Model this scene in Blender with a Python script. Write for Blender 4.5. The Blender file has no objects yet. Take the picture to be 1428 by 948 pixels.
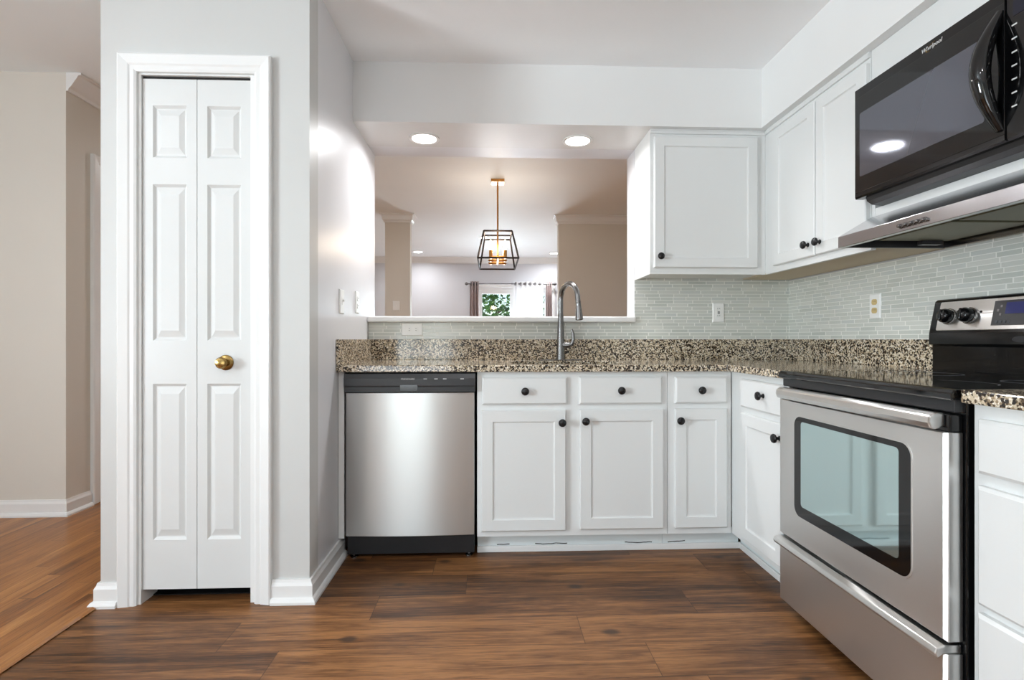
import bpy, bmesh, math, random
from mathutils import Vector, Matrix
random.seed(7)
PI = math.pi
sc = bpy.context.scene
COL = sc.collection

# ------------------------------------------------------------------ camera / world / lights
F_PX, PSI, CAM_H, HORIZON = 728.0, 0.0397, 1.0266, 472.75
cd = bpy.data.cameras.new('camera')
cam = bpy.data.objects.new('camera', cd); COL.objects.link(cam)
cam.location = (0, 0, CAM_H); cam.rotation_euler = (PI/2, 0, -PSI)
cd.sensor_width = 36.0; cd.lens = 36.0*F_PX/1428.0
cd.shift_y = (HORIZON-474.0)/1428.0
cd.clip_start = 0.02; cd.clip_end = 200
sc.camera = cam
sc.view_settings.view_transform = 'Standard'
sc.view_settings.look = 'None'
sc.view_settings.gamma = 1.0
sc.view_settings.use_curve_mapping = False
sc.view_settings.exposure = 0.12
sc.cycles.use_denoising = True
sc.cycles.max_bounces = 10
sc.cycles.diffuse_bounces = 6
sc.cycles.glossy_bounces = 5
sc.cycles.transparent_max_bounces = 12
sc.cycles.sample_clamp_indirect = 6.0
sc.cycles.caustics_reflective = False
sc.cycles.caustics_refractive = False

world = bpy.data.worlds.new('world'); sc.world = world
world.use_nodes = True
wt = world.node_tree
sky = wt.nodes.new('ShaderNodeTexSky'); sky.sky_type = 'NISHITA'
sky.sun_disc = False; sky.sun_elevation = math.radians(48); sky.sun_rotation = math.radians(200)
wt.links.new(sky.outputs[0], wt.nodes['Background'].inputs[0])
wt.nodes['Background'].inputs[1].default_value = 0.22

def light(name, kind, loc, rot, energy, color=(1, 1, 1), size=0.1, size_y=None, spread=None, shape=None):
    d = bpy.data.lights.new(name, kind); d.energy = energy; d.color = color
    if kind == 'AREA':
        d.size = size
        if size_y: d.shape = 'RECTANGLE'; d.size_y = size_y
        if shape: d.shape = shape
        if spread: d.spread = spread
    elif kind == 'SUN': d.angle = math.radians(1)
    else: d.shadow_soft_size = size
    o = bpy.data.objects.new(name, d); COL.objects.link(o)
    o.location = loc; o.rotation_euler = rot
    return o
light('sun', 'SUN', (0, -5, 8), (math.radians(42), 0, math.radians(20)), 3.0, (1, .96, .9))
# daylight through the glazed door behind the camera, and through the far sliding door
light('daylight', 'AREA', (-1.15, -2.70, 1.05), (PI/2+.85, 0, 0), 44, (.85, .93, 1), 1.15, 2.0)
light('daylight', 'AREA', (0.4, 10.26, 1.05), (-PI/2-.6, 0, 0), 160, (.86, .93, 1), 1.5, 1.9)
light('daylight', 'AREA', (-4.34, -0.6, 1.40), (0, -PI/2-.65, 0), 325, (.85, .93, 1), 1.35, 1.3)  # fill light added outside an invented, unseen hall window

# ------------------------------------------------------------------ materials
def lin(c):
    r = []
    for v in c:
        v /= 255.0
        r.append(v/12.92 if v <= .04045 else ((v+.055)/1.055)**2.4)
    return (*r, 1.0)

class NT:
    def __init__(s, name):
        s.m = bpy.data.materials.new(name); s.m.use_nodes = True
        s.t = s.m.node_tree; s.b = s.t.nodes['Principled BSDF']; s.out = s.t.nodes['Material Output']
    def n(s, typ, **kw):
        x = s.t.nodes.new('ShaderNode'+typ)
        for k, v in kw.items(): setattr(x, k, v)
        return x
    def l(s, a, b): s.t.links.new(a, b)
    def val(s, sock, v):
        if hasattr(v, 'is_linked') or isinstance(v, bpy.types.NodeSocket): s.l(v, sock)
        else: sock.default_value = v
    def math(s, op, a, b=None, c=None):
        x = s.n('Math', operation=op)
        s.val(x.inputs[0], a)
        if b is not None: s.val(x.inputs[1], b)
        if c is not None: s.val(x.inputs[2], c)
        return x.outputs[0]
    def mix(s, fac, a, b, blend='MIX'):
        x = s.n('Mix', data_type='RGBA', blend_type=blend)
        s.val(x.inputs[0], fac); s.val(x.inputs[6], a); s.val(x.inputs[7], b)
        return x.outputs[2]
    def pos(s):
        return s.n('NewGeometry').outputs['Position']
    def sep(s, v):
        x = s.n('SeparateXYZ'); s.l(v, x.inputs[0]); return x.outputs
    def comb(s, a, b, c):
        x = s.n('CombineXYZ')
        for i, v in enumerate((a, b, c)): s.val(x.inputs[i], v)
        return x.outputs[0]
    def noise(s, vec, scale, detail=3, rough=.5, dist=0.0):
        x = s.n('TexNoise'); s.l(vec, x.inputs['Vector'])
        x.inputs['Scale'].default_value = scale; x.inputs['Detail'].default_value = detail
        x.inputs['Roughness'].default_value = rough; x.inputs['Distortion'].default_value = dist
        return x.outputs['Fac']
    def white(s, vec):
        x = s.n('TexWhiteNoise', noise_dimensions='3D'); s.l(vec, x.inputs['Vector']); return x.outputs['Value']
    def ramp(s, fac, stops, interp='LINEAR'):
        x = s.n('ValToRGB'); cr = x.color_ramp; cr.interpolation = interp
        while len(cr.elements) > 1: cr.elements.remove(cr.elements[-1])
        cr.elements[0].position = stops[0][0]; cr.elements[0].color = stops[0][1]
        for p, c in stops[1:]:
            e = cr.elements.new(p); e.color = c
        s.val(x.inputs[0], fac); return x.outputs[0]
    def bump(s, h, strength=.1, dist=.002):
        x = s.n('Bump'); s.l(h, x.inputs['Height'])
        x.inputs['Strength'].default_value = strength; x.inputs['Distance'].default_value = dist
        s.l(x.outputs[0], s.b.inputs['Normal'])
    def set(s, **kw):
        for k, v in kw.items(): s.val(s.b.inputs[k.replace('_', ' ')], v)
        return s

def paint(name, rgb, rough=.5, spec=.5, var=.02, scale=260, bump=.05, metal=0.0):
    t = NT(name); p = t.pos()
    n1 = t.noise(p, 3.0, 2)
    c = lin(rgb)
    lo = tuple(v*(1-var) for v in c[:3])+(1,); hi = tuple(min(1, v*(1+var)) for v in c[:3])+(1,)
    t.set(Base_Color=t.mix(n1, lo, hi), Roughness=rough, Specular_IOR_Level=spec, Metallic=metal)
    if bump: t.bump(t.noise(p, scale, 2), bump, .001)
    return t.m

def emit(name, rgb, strength):
    t = NT(name); t.set(Base_Color=lin(rgb), Emission_Color=lin(rgb), Emission_Strength=strength); return t.m

def steel(name, rgb=(226, 225, 223), rough=.3, aniso=.9, axis='Z'):
    t = NT(name); p = t.pos(); o = t.sep(p)
    # brushed lines run along the horizontal
    if axis == 'Z': v = t.comb(t.math('MULTIPLY', o[0], 3), t.math('MULTIPLY', o[1], 3), t.math('MULTIPLY', o[2], 900))
    else: v = t.comb(t.math('MULTIPLY', o[0], 600), t.math('MULTIPLY', o[1], 600), t.math('MULTIPLY', o[2], 3))
    n = t.noise(v, 1.0, 2)
    tg = t.n('Tangent', direction_type='RADIAL', axis='Z')
    t.l(tg.outputs[0], t.b.inputs['Tangent'])
    t.set(Base_Color=lin(rgb), Metallic=1.0, Anisotropic=aniso,
          Roughness=t.math('MULTIPLY_ADD', n, .02, rough-.01), Anisotropic_Rotation=.25)
    return t.m

def granite():
    t = NT('granite'); p = t.pos()
    def vor(scale, off):
        m = t.n('VectorMath', operation='ADD'); t.l(p, m.inputs[0]); m.inputs[1].default_value = (off, off*1.3, off*.7)
        nz = t.n('TexNoise'); t.l(m.outputs[0], nz.inputs['Vector']); nz.inputs['Scale'].default_value = scale*.9
        mm = t.n('VectorMath', operation='MULTIPLY_ADD'); t.l(nz.outputs['Color'], mm.inputs[0])
        mm.inputs[1].default_value = (.8/scale,)*3; t.l(m.outputs[0], mm.inputs[2])
        x = t.n('TexVoronoi', feature='F1'); t.l(mm.outputs[0], x.inputs['Vector']); x.inputs['Scale'].default_value = scale
        return t.sep(x.outputs['Color'])[0]
    a = t.ramp(vor(190, 0), [(0, lin((52, 42, 34))), (.17, lin((92, 76, 58))), (.29, lin((150, 130, 104))), (.42, lin((204, 188, 162))),
                            (.62, lin((222, 210, 190))), (.80, lin((186, 172, 148))), (.93, lin((236, 229, 216)))], 'CONSTANT')
    b = vor(135, 3.7)
    dark = t.ramp(b, [(0, (1, 1, 1, 1)), (.215, (0, 0, 0, 1))], 'CONSTANT')
    t.set(Base_Color=t.mix(dark, a, lin((42, 34, 28))), Roughness=.09, Specular_IOR_Level=.55)
    return t.m

def mosaic():
    t = NT('glass_mosaic_tile'); o = t.sep(t.pos())
    u = t.math('ADD', o[0], o[1]); H = .019
    vr = t.math('DIVIDE', o[2], H); row = t.math('FLOOR', vr); fv = t.math('FRACT', vr)
    r1 = t.white(t.comb(row, 3.1, 7.7)); r2 = t.white(t.comb(row, 9.4, 1.2))
    wdt = t.math('MULTIPLY_ADD', r2, .055, .075)
    uc = t.math('DIVIDE', t.math('ADD', u, r1), wdt)
    col = t.math('FLOOR', uc); fu = t.math('FRACT', uc)
    rnd = t.white(t.comb(row, col, 5.5))
    mv = t.math('LESS_THAN', fv, .15)
    mu = t.math('LESS_THAN', fu, .045)
    grout = t.math('MAXIMUM', mv, mu)
    tile = t.ramp(rnd, [(0, lin((192, 196, 189))), (.35, lin((201, 204, 197))), (.6, lin((208, 210, 203))), (.8, lin((198, 202, 198))), (1, lin((215, 216, 209)))])
    c = t.mix(grout, tile, lin((236, 236, 230)))
    t.set(Base_Color=c, Roughness=t.math('MULTIPLY_ADD', grout, .5, .16), Specular_IOR_Level=.55)
    t.bump(t.math('ADD', t.math('MULTIPLY', t.math('SUBTRACT', 1.0, grout), .6), t.math('MULTIPLY', rnd, .5)), .35, .0015)
    return t.m

def planks(name, along, wid, length, stops, rough, grain=42, knots=True, tonevar=.5, seam=.012):
    t = NT(name); o = t.sep(t.pos())
    u, v = (o[0], o[1]) if along == 'X' else (o[1], o[0])
    vr = t.math('DIVIDE', t.math('ADD', v, 10.0), wid); row = t.math('FLOOR', vr); fv = t.math('FRACT', vr)
    off = t.math('MULTIPLY', t.white(t.comb(row, 1.7, 4.1)), length)
    uc = t.math('DIVIDE', t.math('ADD', u, off), length); col = t.math('FLOOR', uc); fu = t.math('FRACT', uc)
    rnd = t.white(t.comb(row, col, 2.2))
    sh = t.math('MULTIPLY', rnd, 17.0)
    g1 = t.noise(t.comb(t.math('MULTIPLY_ADD', u, 2.2, sh), t.math('MULTIPLY_ADD', v, grain, sh), sh), 1.0, 7, .72, 1.1)
    g2 = t.noise(t.comb(t.math('MULTIPLY_ADD', u, 1.1, sh), t.math('MULTIPLY_ADD', v, 7, sh), sh), 1.0, 4, .55, 1.2)
    g3 = t.noise(t.comb(t.math('MULTIPLY', u, 12), t.math('MULTIPLY', v, 320), 0.0), 1.0, 3, .6)
    f = t.math('ADD', t.math('MULTIPLY_ADD', t.math('SUBTRACT', g1, .5), .72, .27), t.math('MULTIPLY_ADD', t.math('SUBTRACT', g2, .5), .5, .2))
    f = t.math('ADD', f, t.math('MULTIPLY_ADD', t.math('SUBTRACT', g3, .5), .34, .08))
    f = t.math('ADD', f, t.math('MULTIPLY', t.math('SUBTRACT', rnd, .5), tonevar*.24))
    c = t.ramp(f, stops)
    if knots:
        vo = t.n('TexVoronoi', feature='F1')
        t.l(t.comb(t.math('MULTIPLY', u, 1.0), t.math('MULTIPLY', v, 1.6), 0.0), vo.inputs['Vector']); vo.inputs['Scale'].default_value = 3.2
        k = t.ramp(t.math('ADD', vo.outputs['Distance'], t.math('MULTIPLY', g1, .05)), [(0, (1, 1, 1, 1)), (.085, (.9, .9, .9, 1)), (.15, (0, 0, 0, 1))])
        c = t.mix(t.math('MULTIPLY', k, .85), c, lin((46, 36, 30)))
    se = t.math('MAXIMUM', t.math('LESS_THAN', fv, seam), t.math('LESS_THAN', fu, .0022))
    c = t.mix(t.math('MULTIPLY', se, .6), c, lin((38, 24, 16)))
    t.set(Base_Color=c, Roughness=t.math('MULTIPLY_ADD', g1, .16, rough-.06), Specular_IOR_Level=.3)
    t.bump(t.math('SUBTRACT', t.math('MULTIPLY', g1, .4), se), .15, .001)
    return t.m

def clear_glass(name, tint=(245, 250, 250), ior=1.45):
    t = NT(name); t.t.nodes.remove(t.b)
    tr = t.n('BsdfTransparent'); tr.inputs[0].default_value = lin(tint)
    gl = t.n('BsdfGlossy'); gl.inputs['Roughness'].default_value = .02
    fr = t.n('Fresnel'); fr.inputs[0].default_value = ior
    mx = t.n('MixShader'); t.l(fr.outputs[0], mx.inputs[0]); t.l(tr.outputs[0], mx.inputs[1]); t.l(gl.outputs[0], mx.inputs[2])
    t.l(mx.outputs[0], t.out.inputs[0]); return t.m

def sheer():
    t = NT('sheer_fabric'); o = t.sep(t.pos())
    n = t.noise(t.comb(t.math('MULTIPLY', o[0], 500), o[1], t.math('MULTIPLY', o[2], 500)), 1.0, 2)
    t.t.nodes.remove(t.b)
    d = t.n('BsdfDiffuse'); d.inputs[0].default_value = lin((244, 244, 246))
    tl = t.n('BsdfTranslucent'); tl.inputs[0].default_value = lin((244, 244, 246))
    tr = t.n('BsdfTransparent')
    m1 = t.n('MixShader'); m1.inputs[0].default_value = .3; t.l(d.outputs[0], m1.inputs[1]); t.l(tl.outputs[0], m1.inputs[2])
    m2 = t.n('MixShader'); t.l(t.math('MULTIPLY_ADD', n, .2, .62), m2.inputs[0]); t.l(tr.outputs[0], m2.inputs[1]); t.l(m1.outputs[0], m2.inputs[2])
    t.l(m2.outputs[0], t.out.inputs[0]); return t.m

def leaf():
    t = NT('leaf'); r = t.white(t.n('NewGeometry').outputs['Position'])
    oi = t.noise(t.pos(), 6.0, 3)
    c = t.ramp(oi, [(.3, lin((30, 62, 24))), (.5, lin((58, 104, 40))), (.7, lin((120, 160, 66)))])
    t.set(Base_Color=c, Roughness=.5); return t.m

M = {}
M['wall'] = paint('wall_paint', (203, 203, 201), .42, .4)
M['gloss_wall'] = paint('satin_wall_paint', (224, 224, 227), .32, .5, bump=.04, scale=90)
M['ceil_hall'] = paint('hall_ceiling_paint', (240, 244, 246), .6)  # cool tint in the colour offsets warm light bounced off the oak floor
M['ceil'] = paint('ceiling_paint', (250, 250, 251), .6)
M['soffit'] = paint('soffit_paint', (236, 236, 235), .24, .5, bump=.03, scale=90)
M['greige'] = paint('greige_wall_paint', (217, 212, 203), .5)
M['pale'] = paint('pale_grey_wall_paint', (214, 216, 222), .5)
M['trim'] = paint('trim_paint', (232, 232, 231), .3, .5, bump=.02)
M['door'] = paint('door_paint', (218, 219, 218), .32, .5, bump=.02)
M['cab'] = paint('cabinet_paint', (228, 229, 228), .35, .5, var=.015, bump=.03)
M['cab_raw'] = paint('raw_cabinet_underside', (205, 190, 165), .6)
M['dark'] = paint('dark_void', (18, 17, 18), .8, .2)
M['black'] = paint('black_enamel', (14, 14, 15), .1, .5, var=.05, bump=0)
M['blackplastic'] = paint('black_plastic', (30, 30, 32), .35, .5, var=.05, bump=0)
M['panel'] = paint('charcoal_panel', (46, 46, 48), .3, .5, var=.05, bump=0)
M['kick'] = paint('black_kick_plate', (20, 52, 48), .35, .4, var=.1, bump=.02)
M['glass_black'] = paint('black_ceramic_glass', (8, 8, 9), .06, .6, var=.02, bump=0)
M['bronze'] = paint('oil_rubbed_bronze', (34, 33, 34), .25, .5, var=.1, bump=0, metal=.35)
M['brass'] = paint('aged_brass', (156, 128, 78), .25, .5, var=.1, bump=0, metal=1)
M['gold'] = paint('brushed_gold', (206, 150, 84), .3, .5, var=.04, bump=0, metal=1)
M['cage'] = paint('dark_iron', (44, 38, 38), .45, .4, bump=0, metal=.5)
M['nickel'] = paint('brushed_nickel', (128, 126, 125), .25, .5, var=.03, bump=0, metal=1)
M['rod'] = paint('rod_metal', (120, 118, 120), .3, .5, bump=0, metal=1)
M['steel'] = steel('brushed_steel')
M['steel_dw'] = steel('brushed_steel_dishwasher', (216, 216, 214), .32, .9)
M['steel_d'] = steel('brushed_steel_hood', (188, 187, 190), .17, .35)
M['plate'] = paint('white_plastic', (240, 240, 238), .3, .5, bump=0)
M['almond'] = paint('almond_plastic', (206, 182, 128), .35, .5, bump=0)
M['slot'] = paint('dark_slot', (30, 26, 24), .6, .3, bump=0)
M['granite'] = granite()
M['mosaic'] = mosaic()
M['floor'] = planks('vinyl_plank_floor', 'X', .178, 1.22,
                    [(.28, lin((34, 20, 11))), (.42, lin((72, 45, 25))), (.54, lin((110, 72, 42))), (.70, lin((158, 110, 68)))], .34)
M['hall_floor'] = planks('oak_strip_floor', 'Y', .062, 1.1,
                         [(.28, lin((78, 45, 20))), (.45, lin((132, 82, 40))), (.6, lin((160, 105, 54))), (.78, lin((188, 134, 78)))], .3, 34, False, .55, .035)
M['oak'] = planks('oak_reducer', 'Y', 5.0, 9.0, [(.28, lin((96, 58, 28))), (.5, lin((150, 98, 52))), (.75, lin((186, 130, 76)))], .35, 40, False, .2, 0.0)
M['tan_door'] = paint('tan_wood', (196, 160, 108), .45, bump=.02)
tk = NT('chipped_toe_kick_paint'); o_ = tk.sep(tk.pos())
n_ = tk.noise(tk.comb(tk.math('MULTIPLY', o_[0], 9), 0.0, 0.0), 1.0, 3)
d_ = tk.math('ABSOLUTE', tk.math('SUBTRACT', o_[2], tk.math('MULTIPLY_ADD', n_, .022, .024)))
m_ = tk.math('MULTIPLY', tk.math('LESS_THAN', d_, .0022), tk.math('GREATER_THAN', tk.noise(tk.comb(tk.math('MULTIPLY', o_[0], 5), 3.0, 0.0), 1.0, 2), .53))
tk.set(Base_Color=tk.mix(m_, lin((226, 231, 231)), lin((40, 36, 32))), Roughness=.45); M['kick_white'] = tk.m
M['lens'] = emit('lamp_lens', (255, 250, 244), 14)
M['bulb'] = emit('candle_bulb', (255, 226, 180), 18)
M['glass'] = clear_glass('window_glass')
M['sheer'] = sheer()
M['curtain'] = paint('taupe_curtain', (168, 152, 150), .8, .2, var=.05, scale=600, bump=.1)
M['leaf'] = leaf()
M['bark'] = paint('bark', (84, 66, 50), .9, .2, .2, 30, .4)
M['grass'] = paint('grass', (86, 118, 58), .9, .2, .3, 40, .4)
M['display'] = paint('dark_display', (26, 28, 44), .1, .5, bump=0)
M['blue_led'] = emit('blue_display', (34, 38, 92), .12)
M['ink'] = paint('pale_print', (214, 214, 214), .5, .3, bump=0)
M['ink_d'] = paint('dark_print', (70, 72, 76), .5, .3, bump=0)
M['filter'] = paint('hood_filter_mesh', (120, 116, 96), .4, .5, .3, 500, .6, metal=.8)
tg = NT('oven_window_glass'); tg.set(Base_Color=lin((196, 218, 218)), Metallic=.9, Roughness=.045); M['oven_glass'] = tg.m
tg = NT('microwave_window_glass'); tg.set(Base_Color=lin((112, 113, 122)), Metallic=.7, Roughness=.05); M['mw_glass'] = tg.m

# ------------------------------------------------------------------ mesh builder
def Fback(Y): return lambda u, v, w: (u, Y-w, v)       # faces the camera
def Fright(X): return lambda u, v, w: (X-w, u, v)      # on the right wall, u = depth
def Fleft(X): return lambda u, v, w: (X+w, u, v)
def Fdown(Z): return lambda u, v, w: (u, v, Z-w)       # hangs under a ceiling
def Fup(Z): return lambda u, v, w: (u, v, Z+w)

class MB:
    def __init__(s): s.v = []; s.f = []; s.sm = []
    def add(s, vs, fs, smooth=False):
        b = len(s.v); s.v += [tuple(map(float, q)) for q in vs]
        for f in fs: s.f.append([b+i for i in f]); s.sm.append(smooth)
        return s
    def box(s, x0, x1, y0, y1, z0, z1, F=None):
        F = F or (lambda a, b, c: (a, b, c))
        vs = [F(x, y, z) for z in (z0, z1) for y in (y0, y1) for x in (x0, x1)]
        return s.add(vs, [(0, 2, 3, 1), (4, 5, 7, 6), (0, 1, 5, 4), (2, 6, 7, 3), (0, 4, 6, 2), (1, 3, 7, 5)])
    def rings(s, F, rs):
        """loft of rectangles (u0,u1,v0,v1,w); first and last are capped"""
        vs = []; fs = []
        for (a, b, c, d, w) in rs: vs += [F(a, c, w), F(b, c, w), F(b, d, w), F(a, d, w)]
        for i in range(len(rs)-1):
            for k in range(4):
                fs.append((4*i+k, 4*i+(k+1) % 4, 4*i+4+(k+1) % 4, 4*i+4+k))
        n = len(vs); fs += [(3, 2, 1, 0), (n-4, n-3, n-2, n-1)]
        return s.add(vs, fs)
    def prism(s, poly, F, w0, w1, smooth=False):
        n = len(poly)
        vs = [F(a, b, w0) for a, b in poly]+[F(a, b, w1) for a, b in poly]
        s.add(vs, [tuple(range(n))[::-1], tuple(range(n, 2*n))])
        b = len(s.v)-2*n
        for k in range(n):
            s.f.append([b+k, b+(k+1) % n, b+n+(k+1) % n, b+n+k]); s.sm.append(smooth)
        return s
    def ringplate(s, outer, inner, F, w0, w1):
        n = len(outer); b = len(s.v)
        s.v += [F(a, c, w) for w in (w0, w1) for loop in (outer, inner) for a, c in loop]
        for k in range(n):
            j = (k+1) % n
            for q in ((k, j, n+j, n+k), (2*n+k, 2*n+j, 3*n+j, 3*n+k), (k, j, 2*n+j, 2*n+k), (n+k, n+j, 3*n+j, 3*n+k)):
                s.f.append([b+i for i in q]); s.sm.append(False)
        return s
    def lathe(s, o, ax, prof, n=24, smooth=True):
        o = Vector(o); ax = Vector(ax).normalized()
        t = ax.orthogonal().normalized(); q = ax.cross(t)
        vs = []; fs = []
        for r, h in prof:
            for k in range(n):
                a = 2*PI*k/n; vs.append(o+ax*h+(t*math.cos(a)+q*math.sin(a))*max(r, 1e-5))
        for i in range(len(prof)-1):
            for k in range(n):
                j = (k+1) % n; fs.append((i*n+k, i*n+j, i*n+n+j, i*n+n+k))
        fs += [tuple(range(n))[::-1], tuple(range(len(vs)-n, len(vs)))]
        return s.add(vs, fs, smooth)
    def tube(s, pts, r, n=12, smooth=True, scale=(1, 1)):
        pts = [Vector(p) for p in pts]; rr = r if isinstance(r, (list, tuple)) else [r]*len(pts)
        d0 = (pts[1]-pts[0]).normalized(); t = d0.orthogonal().normalized()
        vs = []; fs = []; m = len(pts)
        for i, p in enumerate(pts):
            d = (pts[min(i+1, m-1)]-pts[max(i-1, 0)]).normalized()
            t = (t-d*t.dot(d)).normalized(); q = d.cross(t)
            for k in range(n):
                a = 2*PI*k/n+PI/n; vs.append(p+(t*math.cos(a)*scale[0]+q*math.sin(a)*scale[1])*rr[i])
        for i in range(m-1):
            for k in range(n):
                j = (k+1) % n; fs.append((i*n+k, i*n+j, i*n+n+j, i*n+n+k))
        fs += [tuple(range(n))[::-1], tuple(range(len(vs)-n, len(vs)))]
        return s.add(vs, fs, smooth)
    def bar(s, a, b, t=.01):
        return s.tube([a, b], t*.7071, 4, False)
    def build(s, name, mat, parent=None, bevel=0, seg=2, label=None, angle=.6, solid=0):
        me = bpy.data.meshes.new(name)
        org = Vector((0, 0, 0))
        if parent is not None:
            p = parent
            while p is not None: org += p.location; p = p.parent
        own = Vector((0, 0, 0))
        if parent is None:
            xs = [q[0] for q in s.v]; ys = [q[1] for q in s.v]; zs = [q[2] for q in s.v]
            own = Vector(((min(xs)+max(xs))/2, (min(ys)+max(ys))/2, min(zs)))
        me.from_pydata([tuple(Vector(q)-org-own) for q in s.v], [], s.f)
        me.polygons.foreach_set('use_smooth', s.sm)
        bm = bmesh.new(); bm.from_mesh(me); bmesh.ops.recalc_face_normals(bm, faces=bm.faces); bm.to_mesh(me); bm.free()
        if any(s.sm): me.set_sharp_from_angle(angle=angle)
        me.materials.append(mat)
        o = bpy.data.objects.new(name, me); COL.objects.link(o)
        o.location = own
        if parent is not None: o.parent = parent
        if solid:
            md = o.modifiers.new('thickness', 'SOLIDIFY'); md.thickness = solid
        if bevel:
            md = o.modifiers.new('bevel', 'BEVEL'); md.width = bevel; md.segments = seg; md.limit_method = 'ANGLE'; md.angle_limit = .6
        if label: o['label'] = label
        return o

def tag(o, label, cat, group=None, kind=None):
    o['label'] = label; o['category'] = cat
    if group: o['group'] = group
    if kind: o['kind'] = kind
    return o
def thing(name, loc, label, cat, group=None, kind=None):
    o = bpy.data.objects.new(name, None); o.empty_display_size = .05; COL.objects.link(o); o.location = loc
    return tag(o, label, cat, group, kind)
def struct(o): o['kind'] = 'structure'; return o
def rrect(u0, u1, v0, v1, r, n=6):
    p = []
    for cx, cy, a0 in ((u1-r, v1-r, 0), (u0+r, v1-r, PI/2), (u0+r, v0+r, PI), (u1-r, v0+r, 1.5*PI)):
        for k in range(n+1):
            a = a0+PI/2*k/n; p.append((cx+r*math.cos(a), cy+r*math.sin(a)))
    return p
def text(name, s, size, F, u, v, w, mat, parent, flip=False, align='CENTER', shear=0, thick=.0006, xs=1.0):
    cu = bpy.data.curves.new(name, 'FONT'); cu.body = s; cu.size = size; cu.align_x = align; cu.align_y = 'CENTER'
    cu.extrude = thick; cu.shear = shear; cu.resolution_u = 4
    t = bpy.data.objects.new(name, cu); COL.objects.link(t)
    dg = bpy.context.evaluated_depsgraph_get()
    me = bpy.data.meshes.new_from_object(t.evaluated_get(dg))
    bpy.data.objects.remove(t); bpy.data.curves.remove(cu)
    mb = MB()
    sg = -1 if flip else 1
    mb.add([F(u+sg*q.co.x*xs, v+q.co.y, w+q.co.z) for q in me.vertices], [tuple(p.vertices) for p in me.polygons])
    bpy.data.meshes.remove(me)
    return mb.build(name, mat, parent)

# ------------------------------------------------------------------ key dimensions
XW, YW, XL, YCL, XCL = 1.780, 3.058, -.711, 2.074, -1.5046
YF, XF, YU, XU, YS, XS = 2.454, 1.1507, 2.753, 1.4746, 2.713, 1.432
ZC, ZH, ZS, ZT = 2.457, 2.583, 2.1457, .9064
YWB = 3.2196; XH = -2.482; YH = 3.15; YB = -2.4; YFAR = 10.0; YD = 6.55
OPX = .8454; LEDGE = 1.158

# ------------------------------------------------------------------ setting
struct(MB().box(-1.51, XW+.15, YB, YWB, -.1, 0).build('floor', M['floor']))
fh = MB().box(-4.2, -1.51, YB, YWB, -.1, -.004).box(-4.2, 3.2, YWB, YFAR, -.1, -.004)
struct(fh.build('floor_hall', M['hall_floor']))
struct(MB().prism([(-1.588, -.004), (-1.51, -.004), (-1.50, .004), (-1.512, .010), (-1.575, .006)], lambda a, b, w: (a, w, b), YB, 2.13).build('trim_1', M['oak']))
struct(MB().box(XCL, XW+.15, YB, YWB, ZC, ZC+.2).build('ceiling', M['ceil']))
struct(MB().box(-4.2, XCL, YB, YWB, ZH, ZH+.2).box(-4.2, 3.2, YWB, YFAR, ZH, ZH+.2).build('ceiling_hall', M['ceil_hall']))
# soffit over the cabinets: L, with the pass-through bulkhead
sf = [(XL, YS), (XS, YS), (XS, YB), (XW, YB), (XW, YW), (XL, YW)]
struct(MB().prism(sf, Fup(0), ZS, ZC).build('soffit', M['soffit']))
# back wall with the pass-through opening
bw = [(XL, 0), (XW, 0), (XW, ZH), (XL, ZH), (XL, ZS), (OPX, ZS), (OPX, LEDGE-.034), (XL, LEDGE-.034)]
struct(MB().prism(bw, Fback(0), -YWB, -YW).build('wall_back', M['gloss_wall']))
struct(MB().box(XW, XW+.15, YB, YWB, 0, ZH).build('wall_right', M['wall']))
# closet block: left kitchen wall, front with door opening, hall side
struct(MB().box(XL-.1, XL, YCL+.1, YWB, 0, ZH).build('wall_left', M['gloss_wall']))
DX0, DX1, DZ1 = -1.362, -.922, 2.054
cf = [(XCL, 0), (DX0, 0), (DX0, DZ1), (DX1, DZ1), (DX1, 0), (XL, 0), (XL, ZH), (XCL, ZH)]
struct(MB().prism(cf, Fback(0), -YCL-.1, -YCL).build('wall_closet', M['wall']))
struct(MB().box(XCL, XCL+.1, YCL+.1, YWB-.1, 0, ZH).box(XCL, XL-.1, YWB-.1, YWB, 0, ZH).build('wall_closet_side', M['greige']))
struct(MB().box(XCL+.1, XL-.1, YCL+.45, YCL+.47, 0, DZ1+.1).build('closet_shade_panel', M['dark']))  # black panel painted in for the darkness inside the closet
struct(MB().box(XCL+.1, XL-.1, YCL+.075, YCL+.45, 0, .004).build('floor_closet', M['dark']))
# hall
struct(MB().box(-4.2, XH, YH, YH+.1, -.004, ZH).build('wall_hall', M['greige']))
hr = [(YH+.1, -.004), (YH+.1, ZH), (YFAR, ZH), (YFAR, -.004), (4.15, -.004), (4.15, 2.10), (3.41, 2.10), (3.41, -.004)]
struct(MB().prism(hr, Fleft(XH-.1), 0, .1).build('wall_hall_return', M['greige']))
hl = MB().box(-4.2, -4.1, YB, -1.3, -.004, ZH).box(-4.2, -4.1, .1, YH, -.004, ZH).box(-4.2, -4.1, -1.3, .1, -.004, .75).box(-4.2, -4.1, -1.3, .1, 2.15, ZH)
struct(hl.build('wall_hall_left', M['greige']))
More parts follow.
